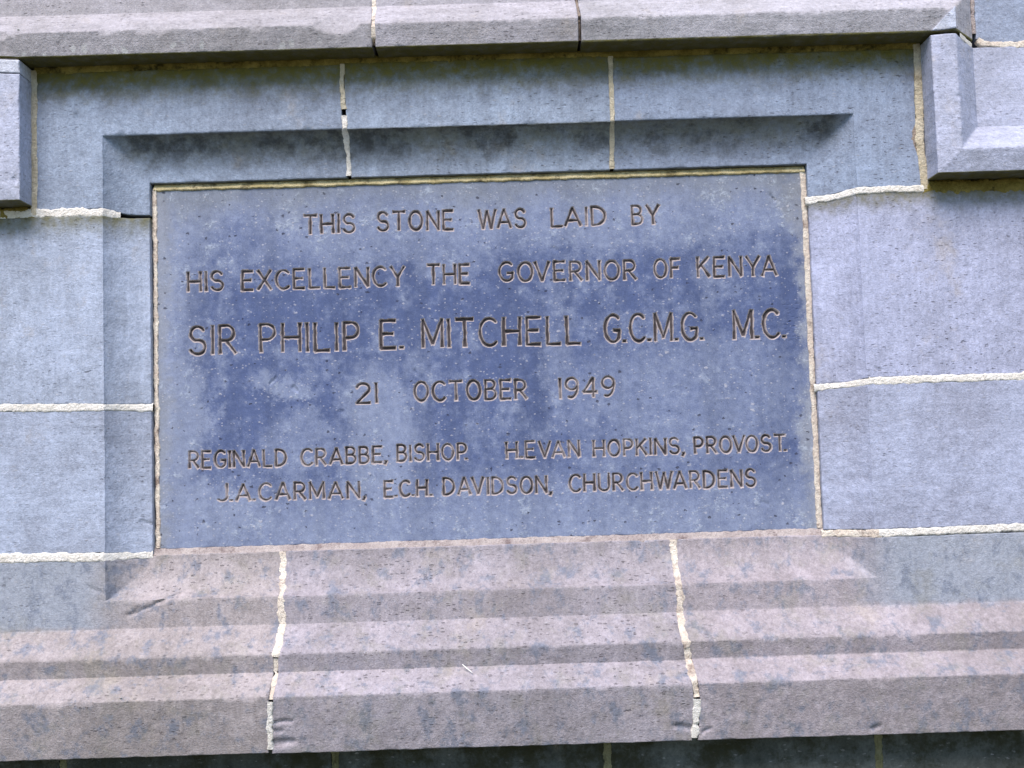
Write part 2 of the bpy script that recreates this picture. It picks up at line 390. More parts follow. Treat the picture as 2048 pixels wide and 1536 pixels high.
def stone(parent, rect, yfun, mat, seed, tint=(1, 1, 1), step=2.3, spx=(), spz=(), cut=None,
          left=None, right=None, top=None, bottom=None, rough=1.0, back=48, marks=(), facets=(), chips=(), chipy=1.0, name="stone", arris=(), shift=0.0):
    x0, x1, z0, z1 = rect
    xs = lines(x0, x1, step, spx)
    zs = lines(z0, z1, step, spz, -260, 840)
    X, Z = np.meshgrid(xs, zs, indexing='ij')
    cx = (X[:-1, :-1] + X[1:, 1:]) / 2; cz = (Z[:-1, :-1] + Z[1:, 1:]) / 2
    keep = np.ones(cx.shape, bool)
    d = np.minimum(np.minimum(X - x0, x1 - X), np.minimum(Z - z0, z1 - Z))
    if cut:
        keep &= ~((cx > cut[0]) & (cx < cut[1]) & (cz > cut[2]) & (cz < cut[3]))
        ox = np.maximum(cut[0] - X, X - cut[1]); oz = np.maximum(cut[2] - Z, Z - cut[3])
        dist = np.where((ox > 0) & (oz > 0), np.hypot(ox, oz), np.maximum(ox, oz))
        d = np.minimum(d, np.maximum(dist, 0))
    jr = random.Random(seed)
    dz_ = shift * jr.uniform(-1, 1); dy_ = jr.uniform(-0.7, 0.7)
    Y = yfun(X, Z + dz_) + dy_
    # hand dressed surface: slow undulation, fine tooling, worn arrises, a few knocked off corners
    Y = Y + rough * (0.9 * fbm(X, Z, 70, seed, 3) + 0.55 * fbm(X, Z, 9, seed + 5, 3))
    wear = 1.1 + 5.0 * chipy * np.clip(fbm(X, Z, 16, seed + 8, 3) - 0.10, 0, 1)
    k = np.clip(1 - d / wear, 0, 1)
    Y = Y + wear * 0.9 * (1 - np.sqrt(np.clip(1 - k * k, 0, 1)))
    for ax, at, lo, hi in arris:                     # nicked and rubbed outer edges of the mouldings
        along, across = (X, Z) if ax == 'z' else (Z, X)
        c = 0.9 + 9.0 * np.clip(fbm(along, along * 0 + seed + at, 26, seed + 31, 4, 0.6) - 0.16, 0, 0.6)
        dd_ = np.abs(across + (dz_ if ax == 'z' else 0) - at)
        ins = np.clip((along - lo) / 2 + 1, 0, 1) * np.clip((hi - along) / 2 + 1, 0, 1)
        Y = Y + ins * 0.62 * c * np.clip(1 - dd_ / (c * 1.25), 0, 1)
    for pts, w, dep in marks:
        Y = Y + gouge(X, Z, pts, w, dep)
    for (hx, rx, zl, yl, zh, yh) in facets:         # a spall struck off an arris, one slanting face
        line = yl + (Z - zl) / (zh - zl) * (yh - yl) - ((X - hx) / rx) ** 2 * 8.5 + 1.2 * fbm(X, Z, 8, seed + 50, 3)
        Y = np.where(np.abs(X - hx) < rx * 1.6, np.maximum(Y, line), Y)
    for (hx, hz, rx, rz, dep) in chips:
        q = np.clip(1 - ((X - hx) / rx) ** 2 - ((Z - hz) / rz) ** 2, 0, 1)
        Y = Y + dep * np.sqrt(q) * (0.9 + 0.3 * vnoise(X / 5, Z / 5, seed))
    ex = 0.7 * fbm(X, Z, 14, seed + 11, 3); ez = 0.7 * fbm(X, Z, 14, seed + 14, 3)
    PX = X + ex; PZ = Z + ez
    fall = 18.0
    if left: PX = PX + (left(Z) - x0) * np.clip(1 - (X - x0) / fall, 0, 1)
    if right: PX = PX + (right(Z) - x1) * np.clip(1 - (x1 - X) / fall, 0, 1)
    if bottom: PZ = PZ + (bottom(X) - z0) * np.clip(1 - (Z - z0) / fall, 0, 1)
    if top: PZ = PZ + (top(X) - z1) * np.clip(1 - (z1 - Z) / fall, 0, 1)
    nx, nz = X.shape
    idx = np.arange(nx * nz).reshape(nx, nz)
    V = np.stack([PX, Y, PZ], -1).reshape(-1, 3)
    q = np.stack([idx[:-1, :-1], idx[1:, :-1], idx[1:, 1:], idx[:-1, 1:]], -1)[keep]
    # skirts run back into the wall from every outer edge
    kp = np.zeros((nx + 1, nz + 1), bool); kp[1:-1, 1:-1] = keep
    E = []
    here = kp[1:-1, 1:-1]
    for nb, a, b in ((kp[:-2, 1:-1], idx[:-1, 1:], idx[:-1, :-1]), (kp[2:, 1:-1], idx[1:, :-1], idx[1:, 1:]),
                     (kp[1:-1, :-2], idx[:-1, :-1], idx[1:, :-1]), (kp[1:-1, 2:], idx[1:, 1:], idx[:-1, 1:])):
        m = here & ~nb
        E.append(np.stack([a[m], b[m]], -1))
    E = np.concatenate(E)
    n = len(V); m = len(E)
    A = V[E[:, 0]].copy(); B = V[E[:, 1]].copy(); Ab = A.copy(); Bb = B.copy()
    Ab[:, 1] = back; Bb[:, 1] = back
    V = np.concatenate([V, A, B, Bb, Ab])
    r = np.arange(m)
    sk = np.stack([n + r + m, n + r, n + r + 3 * m, n + r + 2 * m], -1)
    V, F = compact(V, np.concatenate([q, sk]))
    return add_mesh(name, V, F, mat, parent, tint)

def ribbon(parent, pts, half, ybase, mat, seed, proud=0.6, rag=0.4, sink=4.0, slope=0.0, step=1.4, name="mortar_joint", lump=0.8, gaps=()):
    """a strip of pointing along a path; ragged edges dive behind the stone; slope leans it from one side to the other"""
    P = np.array(pts, float)
    seg = np.hypot(*np.diff(P, axis=0).T); cum = np.concatenate([[0], np.cumsum(seg)])
    n = max(4, int(cum[-1] / step))
    s = np.linspace(0, cum[-1], n)
    x = np.interp(s, cum, P[:, 0]); z = np.interp(s, cum, P[:, 1])
    tx = np.gradient(x); tz = np.gradient(z); L = np.hypot(tx, tz); tx /= L; tz /= L
    nx_, nz_ = -tz, tx
    T = np.array([-1.25, -1.0, -0.8, -0.5, -0.2, 0.2, 0.5, 0.8, 1.0, 1.25])
    wl = half * (1.12 + rag * 2 * fbm(s, s * 0 + seed, 9, seed, 4, 0.65)); wr = half * (1.12 + rag * 2 * fbm(s, s * 0 + seed, 9, seed + 20, 4, 0.65))
    mid = half * 0.35 * rag * fbm(s, s * 0 + seed, 30, seed + 40, 2)
    off = np.where(T[None, :] < 0, T[None, :] * wl[:, None], T[None, :] * wr[:, None]) + mid[:, None]
    X = x[:, None] + nx_[:, None] * off; Z = z[:, None] + nz_[:, None] * off
    prof = np.interp(np.abs(T), [0, 0.8, 1.0, 1.25], [-proud, -proud * 0.7, proud * 0.2 + 0.6, sink])
    Y = ybase(X, Z) + prof[None, :] + slope * T[None, :] + lump * fbm(X, Z, 6, seed + 3, 3)
    for (a, b, dep) in gaps:
        g = np.clip(np.minimum(s - a, b - s) / 4.0, 0, 1)
        Y = Y + dep * g[:, None]
    idx = np.arange(n * len(T)).reshape(n, len(T))
    F = np.stack([idx[:-1, :-1], idx[1:, :-1], idx[1:, 1:], idx[:-1, 1:]], -1).reshape(-1, 4)
    return add_mesh(name, np.stack([X, Y, Z], -1).reshape(-1, 3), F, mat, parent)

# ------------------------------------------------------------------ profiles
XL, XR, ZT, ZB, CW, CD = -518.5, 520.5, 635.6, 0.0, 57.0, 31.0
_cz = [-200, -122, -97, -72, -38, 0, 2000]
_cy = [-40, -57, -25, -31, 0, 0, 0]
def y_cavetto(X, Z):
    def arcp(t):
        return np.sqrt(np.clip(1 - (1 - t) ** 2, 0, 1))
    side = np.clip(np.minimum(X - XL, XR - X), 0, CW) / CW
    tt = np.clip(ZT - Z, 0, CW) / CW; tb = np.clip(Z - ZB, 0, CW) / CW
    soft = lambda t: 1 - (1 - t) ** 2                # side hollows are worked flatter than the head and the sill
    top = 0.55 * arcp(tt) + 0.45 * soft(tt); bot = 0.6 * arcp(tb) + 0.4 * soft(tb)
    return CD * np.minimum(0.15 * arcp(side) + 0.85 * soft(side), np.minimum(top, bot))
def y_wall(X, Z):
    return np.interp(Z, _cz, _cy) + y_cavetto(X, Z)
def y_flat(X, Z):
    return np.zeros_like(X)
HB, FB = 735.0, 540.0                              # underside of the hood, underside of the label feet
LX, RX = -616.0, 618.0                             # inner sides of the two label legs
def hood_prof(n):
    return np.interp(n, [-50, 0, 31, 71.5, 73, 1e5], [-39, -39, -47, -2.5, 0.0, 0.0])
def y_hood(X, Z):
    return hood_prof(np.maximum(np.maximum(Z - HB, X - RX), LX - X))
def y_leg_r(X, Z):
    return hood_prof(np.minimum(X - RX, Z - FB))
def y_leg_l(X, Z):
    return hood_prof(np.minimum(LX - X, Z - FB))
def plus(f, c):
    return lambda X, Z: f(X, Z) + c

# ------------------------------------------------------------------ ground
ng = 60
gx = np.linspace(-1, 1, ng); gx = np.sign(gx) * np.abs(gx) ** 3 * 60000
GX, GY = np.meshgrid(gx, gx, indexing='ij')
GZ = np.full_like(GX, -Z0) + 12 * vnoise(GX / 400, GY / 400, 3)
gi = np.arange(ng * ng).reshape(ng, ng)
GF = np.stack([gi[:-1, :-1], gi[1:, :-1], gi[1:, 1:], gi[:-1, 1:]], -1).reshape(-1, 4)
gm = NT("dry_ground")
gc = gm.mix(gm.ramp(gm.noise(gm.pos(), 1.5, 6.0), 0.35, 0.65), (0.075, 0.06, 0.04), (0.04, 0.055, 0.02))
ground = add_mesh("ground", np.stack([GX, GY, GZ], -1).reshape(-1, 3), GF, gm.finish(gc, gm.noise(gm.pos(), 40.0), 0.01))
ground["kind"] = "structure"

# ------------------------------------------------------------------ wall round the inscribed stone
wall = thing("stone_wall", "grey ashlar wall of large blocks with white pointing and hollow moulded frame round the inscription", "wall", (0, 0, -Z0))
cv = [-1000, 1000, 1000, -1000]
core = [(-1000, 62, -Z0), (1000, 62, -Z0), (1000, 300, -Z0), (-1000, 300, -Z0), (-1000, 62, 1000), (1000, 62, 1000), (1000, 300, 1000), (-1000, 300, 1000)]
add_mesh("wall_core", core, [(0, 1, 5, 4), (1, 2, 6, 5), (2, 3, 7, 6), (3, 0, 4, 7), (4, 5, 6, 7), (3, 2, 1, 0)], M_CORE, wall, smooth=False)

FX = (XL, XR, XL + 2, XL + 4, XR - 2, XR - 4)
FZ = (ZT, ZT - 2, ZT - 4, ZB, ZB + 2, ZB + 4)
# three stones of the head of the frame
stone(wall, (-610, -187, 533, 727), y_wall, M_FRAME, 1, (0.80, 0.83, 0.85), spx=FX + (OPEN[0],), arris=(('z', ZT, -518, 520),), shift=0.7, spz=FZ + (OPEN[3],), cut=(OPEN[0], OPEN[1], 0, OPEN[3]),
      bottom=ramp_pts([(-610, 533.5), (-560, 535), (-522, 534.5), (-508, 533), (-490, 530), (-464, 530.5)]), right=ramp_pts([(576, -186.5), (640, -186), (660, -188), (727, -188.5)]),
      marks=[([(-555, 668), (-553, 662)], 3.0, 2.5), ([(-548, 610), (-545, 606)], 3, 1.2)])
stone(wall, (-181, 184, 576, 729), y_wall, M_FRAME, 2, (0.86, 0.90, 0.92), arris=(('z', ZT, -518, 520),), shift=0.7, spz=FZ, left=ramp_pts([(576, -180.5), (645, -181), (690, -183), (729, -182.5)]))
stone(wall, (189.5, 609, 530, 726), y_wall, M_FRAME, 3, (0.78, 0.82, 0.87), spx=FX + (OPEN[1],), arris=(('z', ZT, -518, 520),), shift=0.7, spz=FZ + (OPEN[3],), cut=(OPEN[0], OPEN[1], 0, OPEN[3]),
      bottom=ramp_pts([(461, 528), (490, 529.5), (510, 532), (524, 533), (609, 532.5)]),
      right=ramp_pts([(530, 609), (575, 607), (592, 601.5), (610, 601), (620, 606), (726, 609)]))
# side blocks
stone(wall, (-1000, OPEN[0], 266.5, 525.5), y_wall, M_SIDE, 4, (1.01, 1.0, 1.0), spx=FX, top=ramp_pts([(-1000, 526), (-600, 525), (-520, 524.5), (-464, 526.5)]),
      bottom=ramp_pts([(-1000, 269.5), (-660, 269), (-522, 265.5), (-464, 265)]), marks=[([(-541, 327), (-538, 318)], 5, 0.8)], chips=[(-605, 360, 4, 6, 1.0)])
stone(wall, (-1000, OPEN[0], 65, 257), y_wall, M_WALL, 5, (1.03, 1.02, 1.03), spx=FX, rough=1.15, top=ramp_pts([(-1000, 259), (-660, 258.5), (-525, 256.5), (-464, 255)]),
      bottom=ramp_pts([(-1000, 66), (-525, 65), (-464, 58.5)]), marks=[([(-480, 104), (-468, 101), (-464, 97)], 2.4, 2.5)])
stone(wall, (OPEN[1], 1000, 268, 525), y_wall, M_SIDE, 6, (1.04, 0.965, 1.02), spx=FX, top=ramp_pts([(461, 520), (490, 521), (512, 525), (610, 526.5), (1000, 525)]),
      bottom=ramp_pts([(461, 264.5), (500, 266), (526, 270.5), (700, 270), (1000, 269)]), marks=[([(584, 444), (588, 450)], 3, 1.2), ([(533, 283), (541, 279)], 3, 1.8)])
stone(wall, (OPEN[1], 1000, 64.5, 260), y_wall, M_WALL, 7, (1.03, 0.98, 1.02), spx=FX, rough=1.1, top=ramp_pts([(461, 257), (500, 258.5), (526, 261.5), (700, 261), (1000, 260)]),
      bottom=ramp_pts([(461, 63.5), (524, 64), (700, 66), (1000, 66)]))
# block beyond the label, top right
stone(wall, (697, 1000, 732, 930), y_flat, M_WALL, 8, (0.86, 0.87, 0.90), rough=1.3, bottom=ramp_pts([(697, 738), (704, 733), (720, 730), (1000, 731)]), chipy=1.6)

# pointing of the wall
R = lambda *a, **k: ribbon(wall, *a, **k)
R([(-184, 578), (-183.3, 612), (-183.5, 640), (-184.5, 655)], 3.3, y_wall, M_WHITE, 31, proud=0.9)
R([(-184.5, 664), (-186, 690), (-185.5, 728)], 3.2, y_wall, M_BUFF, 32, proud=0.7)
R([(186.7, 577), (187, 728)], 3.0, y_wall, M_BUFF, 33, proud=0.6, rag=0.22)
R([(-613.5, 528), (-613.5, 731)], 4.3, y_flat, M_BUFF, 34, proud=0.8, rag=0.2)
R([(614, 528), (613, 570), (610, 600), (613, 640), (613.5, 733)], 5.2, y_flat, M_BUFF, 35, proud=0.5, rag=0.22)
R([(605, 572), (602, 588), (602.5, 606), (607, 622)], 3.4, plus(y_flat, 1.0), M_BROWN, 36, proud=0.5)
R([(-1000, 531), (-625, 530), (-560, 530), (-500, 528.5)], 5.2, y_wall, M_WHITE, 37, proud=0.5, rag=0.3)
R([(456, 523.8), (490, 525.5), (515, 529), (612, 529.5)], 4.4, y_wall, M_WHITE, 38, proud=0.8, rag=0.25)
R([(-1000, 264), (-660, 264), (-527, 261.5)], 5.2, y_wall, M_WHITE, 39, proud=1.0, rag=0.22)
R([(-528, 261.3), (-462, 260)], 4.6, y_wall, M_WHITE, 40, proud=0.8, rag=0.22)
R([(456, 260.3), (500, 262.5), (528, 265.3)], 3.8, y_wall, M_WHITE, 41, proud=0.7, rag=0.3)
R([(523, 265.5), (700, 265.5), (1000, 265)], 5.0, y_wall, M_WHITE, 42, proud=0.9, rag=0.3)
R([(-1000, 61), (-660, 61), (-520, 59)], 5.6, y_wall, M_WHITE, 43, proud=1.0, rag=0.22)
R([(-526, 59), (-464, 57)], 4.2, y_wall, M_WHITE, 44, proud=0.5, rag=0.4)
R([(457, 58), (530, 58.8)], 5.0, y_wall, M_CRACK, 45, proud=0.4, rag=0.3)
R([(526, 59), (700, 61.5), (1000, 61)], 4.8, y_wall, M_WHITE, 46, proud=1.0, rag=0.25)
R([(-1000, 533), (-640, 532), (-612, 530)], 7.0, y_flat, M_MOSSY, 47, proud=0.2)
R([(611, 530), (700, 531), (1000, 531)], 8.0, y_flat, M_MOSSY, 48, proud=0.2)
R([(693.5, 930), (694, 790), (694.5, 745)], 2.6, y_flat, M_BED, 49, proud=0.2, rag=0.5)
R([(698, 737), (706, 731), (722, 728.5), (1000, 728.5)], 4.0, y_flat, M_CRACK, 50, proud=0.7, rag=0.35)
R([(-612, 730.5), (-300, 731.5), (100, 732.5), (612, 731)], 5.0, y_flat, M_MOSSY, 51, proud=0.2, rag=0.35, slope=-1.5, sink=3, lump=1.6)

# ------------------------------------------------------------------ hood mould with turned labels
hood = thing("hood_mould", "projecting weathered stone hood moulding stepping down at both ends above the inscription", "hood moulding", (0, 0, HB))
HZ = (766, 806.5, 808)
stone(hood, (-1000, -141, HB, 930), y_hood, M_HOOD, 60, (0.93, 0.92, 0.93), spx=(LX - 31, LX - 73), spz=HZ, arris=(('z', 766, -647, 2000),), shift=0.8, right=ramp_pts([(735, -139), (766, -139), (810, -141.5), (930, -142)]),
      facets=[(-186, 30, 751, -45.0, 786, -24.5)], chips=[(-640, 764, 9, 6, 4)], chipy=1.3)
stone(hood, (-135, 140.5, HB, 930), y_hood, M_HOOD, 61, (1.0, 0.99, 1.02), spz=HZ, arris=(('z', 766, -2000, 2000),), shift=0.8, left=ramp_pts([(735, -134), (766, -134), (810, -137), (930, -137)]))
stone(hood, (144.5, 691, HB - 1, 930), y_hood, M_HOOD, 62, (0.99, 1.0, 1.03), spx=(RX, RX + 31, RX + 72), spz=HZ, arris=(('z', 766, -2000, 650),), shift=0.8,
      chips=[(228, 765, 6, 3, 3.0), (640, 772, 7, 9, 5)], chipy=1.5)
stone(hood, (RX, 1000, FB, 727), y_leg_r, M_LEG, 63, (0.93, 0.94, 0.97), spx=(RX + 31, RX + 73), spz=(FB + 31, FB + 73), top=ramp_pts([(618, 730), (650, 729), (668, 724), (690, 725), (1000, 725)]), chipy=1.5, arris=(('x', RX + 31, 571, 2000), ('z', FB + 31, 650, 2000)))
stone(hood, (-1000, LX, 714, 732), plus(y_leg_l, -0.8), M_LEG, 65, (1.35, 1.34, 1.25), spx=(LX - 31, LX - 73))
stone(hood, (RX + 0.6, RX + 32, HB + 0.5, HB + 31), lambda X, Z: y_hood(X, Z) + np.where(Z - HB < (X - RX) * 1.02, -2.6, 25.0), M_LEG, 66, (1.05, 1.08, 1.05), step=0.9, chipy=0.3)
stone(hood, (-1000, LX, FB, 712.6), y_leg_l, M_LEG, 64, (1.06, 1.06, 1.06), spx=(LX - 31, LX - 73), spz=(FB + 31, FB + 73), arris=(('x', LX - 31, 571, 2000), ('z', FB + 31, -2000, -647)), chips=[(-622, 568, 4, 6, 2.5)])
RH = lambda *a, **k: ribbon(hood, *a, **k)
RH([(-136.6, 738), (-136.6, 766), (-139, 812), (-139.5, 930)], 3.6, plus(y_hood, 1.0), M_CRACK, 70, proud=0.3, rag=0.4, gaps=((0, 9, 12), (24, 40, 5)))
RH([(142.5, 738), (142.5, 930)], 1.8, plus(y_hood, 4), M_BROWN, 71, proud=0.2, rag=0.5, gaps=((0, 34, 9),))
RH([(659, 731), (672, 729), (688, 727)], 4.2, plus(y_hood, 0.5), M_WHITE, 72, proud=0.6, rag=0.4)
RH([(-690, 733.5), (-618, 733.5)], 1.6, plus(y_leg_l, 3), M_BROWN, 73, proud=0.0)

# ------------------------------------------------------------------ moulded string course and sill
course = thing("string_course", "projecting stepped string course of three moulded stones joined by cracked pale pointing under the inscription", "string course", (0, 0, -200))
CZ = FZ + (-38, -72, -97, -122)
stone(course, (-1000, -287, -197, 57), y_wall, M_COURSE, 80, (0.99, 0.99, 0.96), spx=FX, spz=CZ, arris=(('z', 0, -518, 520), ('z', -72, -2000, 2000), ('z', -122, -2000, 2000)), shift=0.9, top=ramp_pts([(-1000, 56), (-525, 54.5), (-470, 55), (-455, 57), (-287, 57)]),
      right=ramp_pts([(-197, -294), (-129, -290), (-78, -288), (-39, -283), (-5, -285.5), (57, -287.5)]),
      marks=[([(-421, 6), (-440, -1), (-452, -5)], 3.2, 4.0), ([(-452, -7), (-466, -11), (-478, -17), (-490, -19)], 2.6, 3.0), ([(-474, -9), (-480, -14)], 2.5, 2.5), ([(-520, 12), (-533, 15), (-543, 21)], 3, 1.3)], rough=1.1)
stone(course, (-280, 251, -198, 57), y_wall, M_COURSE, 81, (0.95, 0.97, 1.02), spz=CZ, arris=(('z', 0, -518, 520), ('z', -72, -2000, 2000), ('z', -122, -2000, 2000)), shift=0.9, left=ramp_pts([(-198, -289), (-129, -284), (-78, -282), (-39, -277), (-5, -281), (57, -283)]),
      right=ramp_pts([(-198, 256), (-146, 259.5), (-101, 255), (-55, 248.5), (-22, 250.5), (57, 248.5)]), rough=1.1,
      marks=[([(-284, -158), (-270, -154), (-262, -155)], 3, 4), ([(-284, -168), (-272, -167)], 3, 3.5), ([(-285, -185), (-262, -182)], 7, 4), ([(235, -178), (248, -180), (254, -186)], 5, 4)])
stone(course, (258, 1000, -198, 55), y_wall, M_COURSE, 82, (0.97, 0.97, 1.0), spx=FX, spz=CZ, arris=(('z', 0, -518, 520), ('z', -72, -2000, 2000), ('z', -122, -2000, 2000)), shift=0.9, left=ramp_pts([(-198, 264), (-146, 267.5), (-101, 263), (-55, 256), (-22, 257.5), (57, 255)]),
      top=ramp_pts([(258, 57), (450, 57), (470, 54), (524, 53.5), (1000, 56)]), rough=1.1, marks=[([(266, -186), (280, -182)], 3, 3), ([(490, -190), (500, -186)], 4, 3)])
ribbon(course, [(-285.2, 57), (-283.4, -5), (-280, -39), (-284.5, -76)], 4.6, y_wall, M_CRACK, 85, proud=0.6, rag=0.4)
ribbon(course, [(-284.8, -78), (-286.8, -126)], 4.6, plus(y_wall, 0.8), M_CRACK, 86, proud=0.2, rag=0.55, lump=1.6, gaps=((32, 50, 5),))
ribbon(course, [(-287.5, -128), (-289, -150), (-291.5, -192)], 3.6, plus(y_wall, -0.5), M_WHITE, 87, proud=0.7, rag=0.35)
ribbon(course, [(251.8, 57), (254, -21), (252.4, -55), (256, -80)], 4.6, y_wall, M_CRACK, 88, proud=0.7, rag=0.35)
ribbon(course, [(256, -80), (259, -101), (263, -140)], 4.6, plus(y_wall, 0.6), M_CRACK, 89, proud=0.3, rag=0.55, lump=1.6, gaps=((38, 62, 4),))
ribbon(course, [(263.2, -142), (261.5, -165), (260, -194)], 4.2, plus(y_wall, -0.5), M_WHITE, 90, proud=0.7, rag=0.35, gaps=((32, 37, 3),))

# ------------------------------------------------------------------ mossy base wall in the shade below
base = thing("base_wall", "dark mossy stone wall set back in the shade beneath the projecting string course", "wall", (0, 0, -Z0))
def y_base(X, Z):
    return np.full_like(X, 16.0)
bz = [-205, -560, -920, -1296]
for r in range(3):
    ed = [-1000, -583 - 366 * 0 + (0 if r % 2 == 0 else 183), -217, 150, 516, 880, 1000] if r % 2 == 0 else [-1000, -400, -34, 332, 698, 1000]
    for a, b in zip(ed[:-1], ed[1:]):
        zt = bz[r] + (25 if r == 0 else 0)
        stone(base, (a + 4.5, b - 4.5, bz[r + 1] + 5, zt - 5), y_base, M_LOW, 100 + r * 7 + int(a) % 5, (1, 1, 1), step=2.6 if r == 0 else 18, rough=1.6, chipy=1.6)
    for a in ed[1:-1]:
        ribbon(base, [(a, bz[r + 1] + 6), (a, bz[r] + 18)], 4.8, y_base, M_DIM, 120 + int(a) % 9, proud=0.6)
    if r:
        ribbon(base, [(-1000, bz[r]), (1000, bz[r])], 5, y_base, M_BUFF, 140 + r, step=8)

# ------------------------------------------------------------------ the inscribed stone
slabt = thing("foundation_stone", "dark blue grey inscribed stone slab with six lines of capitals, recessed in the moulded frame", "foundation stone", (0, 38, 63.5))
SX0, SX1, SZ0, SZ1, SY = -457.0, 456.0, 64.0, 568.5, 38.0
WORDS = [("THIS",-251,-177,497.4,498.0,28.2,1),("STONE",-147,-38,499.2,497.7,28.8,1),("WAS",-5,64,497.4,498.2,28.7,1),("LAID",98,177,497.7,497.8,28.2,1),("BY",212,253,497.5,497.3,28.7,1),
("HIS",-415,-363,420.7,421.3,28.7,2),("EXCELLENCY",-339,-108,420.5,420.2,29.1,2),("THE",-79,-17,420.6,420.5,29.2,2),("GOVERNOR",22,217,422.0,419.2,28.7,2),("OF",240,279,420.5,420.5,28.2,2),("KENYA",301,415,419.8,418.8,29.7,2),
("SIR",-414,-346,331.9,332.0,41.9,3),("PHILIP",-315,-174,332.5,331.1,41.6,3),("E.",-147,-114,331.9,331.3,42.0,3),("MITCHELL",-88,136,331.7,330.9,41.4,3),("G.C.M.G.",167,307,331.4,330.7,41.2,3),("M.C.",348,422,330.9,330.7,42.0,3),
("21",-182,-151,256.7,256.8,29.3,4),("OCTOBER",-101,58,257.2,255.9,28.9,4),("1949",102,181,255.5,256.3,29.7,4),
("REGINALD",-416,-279,173.5,172.7,25.0,5),("CRABBE,",-260,-140,172.5,173.7,24.7,5),("BISHOP.",-127,-28,174.3,174.2,24.5,5),("H.EVAN",25,129,174.0,173.4,24.3,5),("HOPKINS,",146,274,172.9,173.0,24.4,5),("PROVOST.",287,416,173.0,172.9,24.3,5),
("J.A.CARMAN,",-374,-171,126.9,125.0,25.0,5),("E.C.H.",-146,-78,125.5,125.5,24.2,5),("DAVIDSON,",-64,88,126.1,123.9,25.2,5),("CHURCHWARDENS",111,372,125.0,124.6,25.4,5)]
STROKE = {1: 4.3, 2: 4.3, 3: 5.2, 4: 4.4, 5: 4.1}

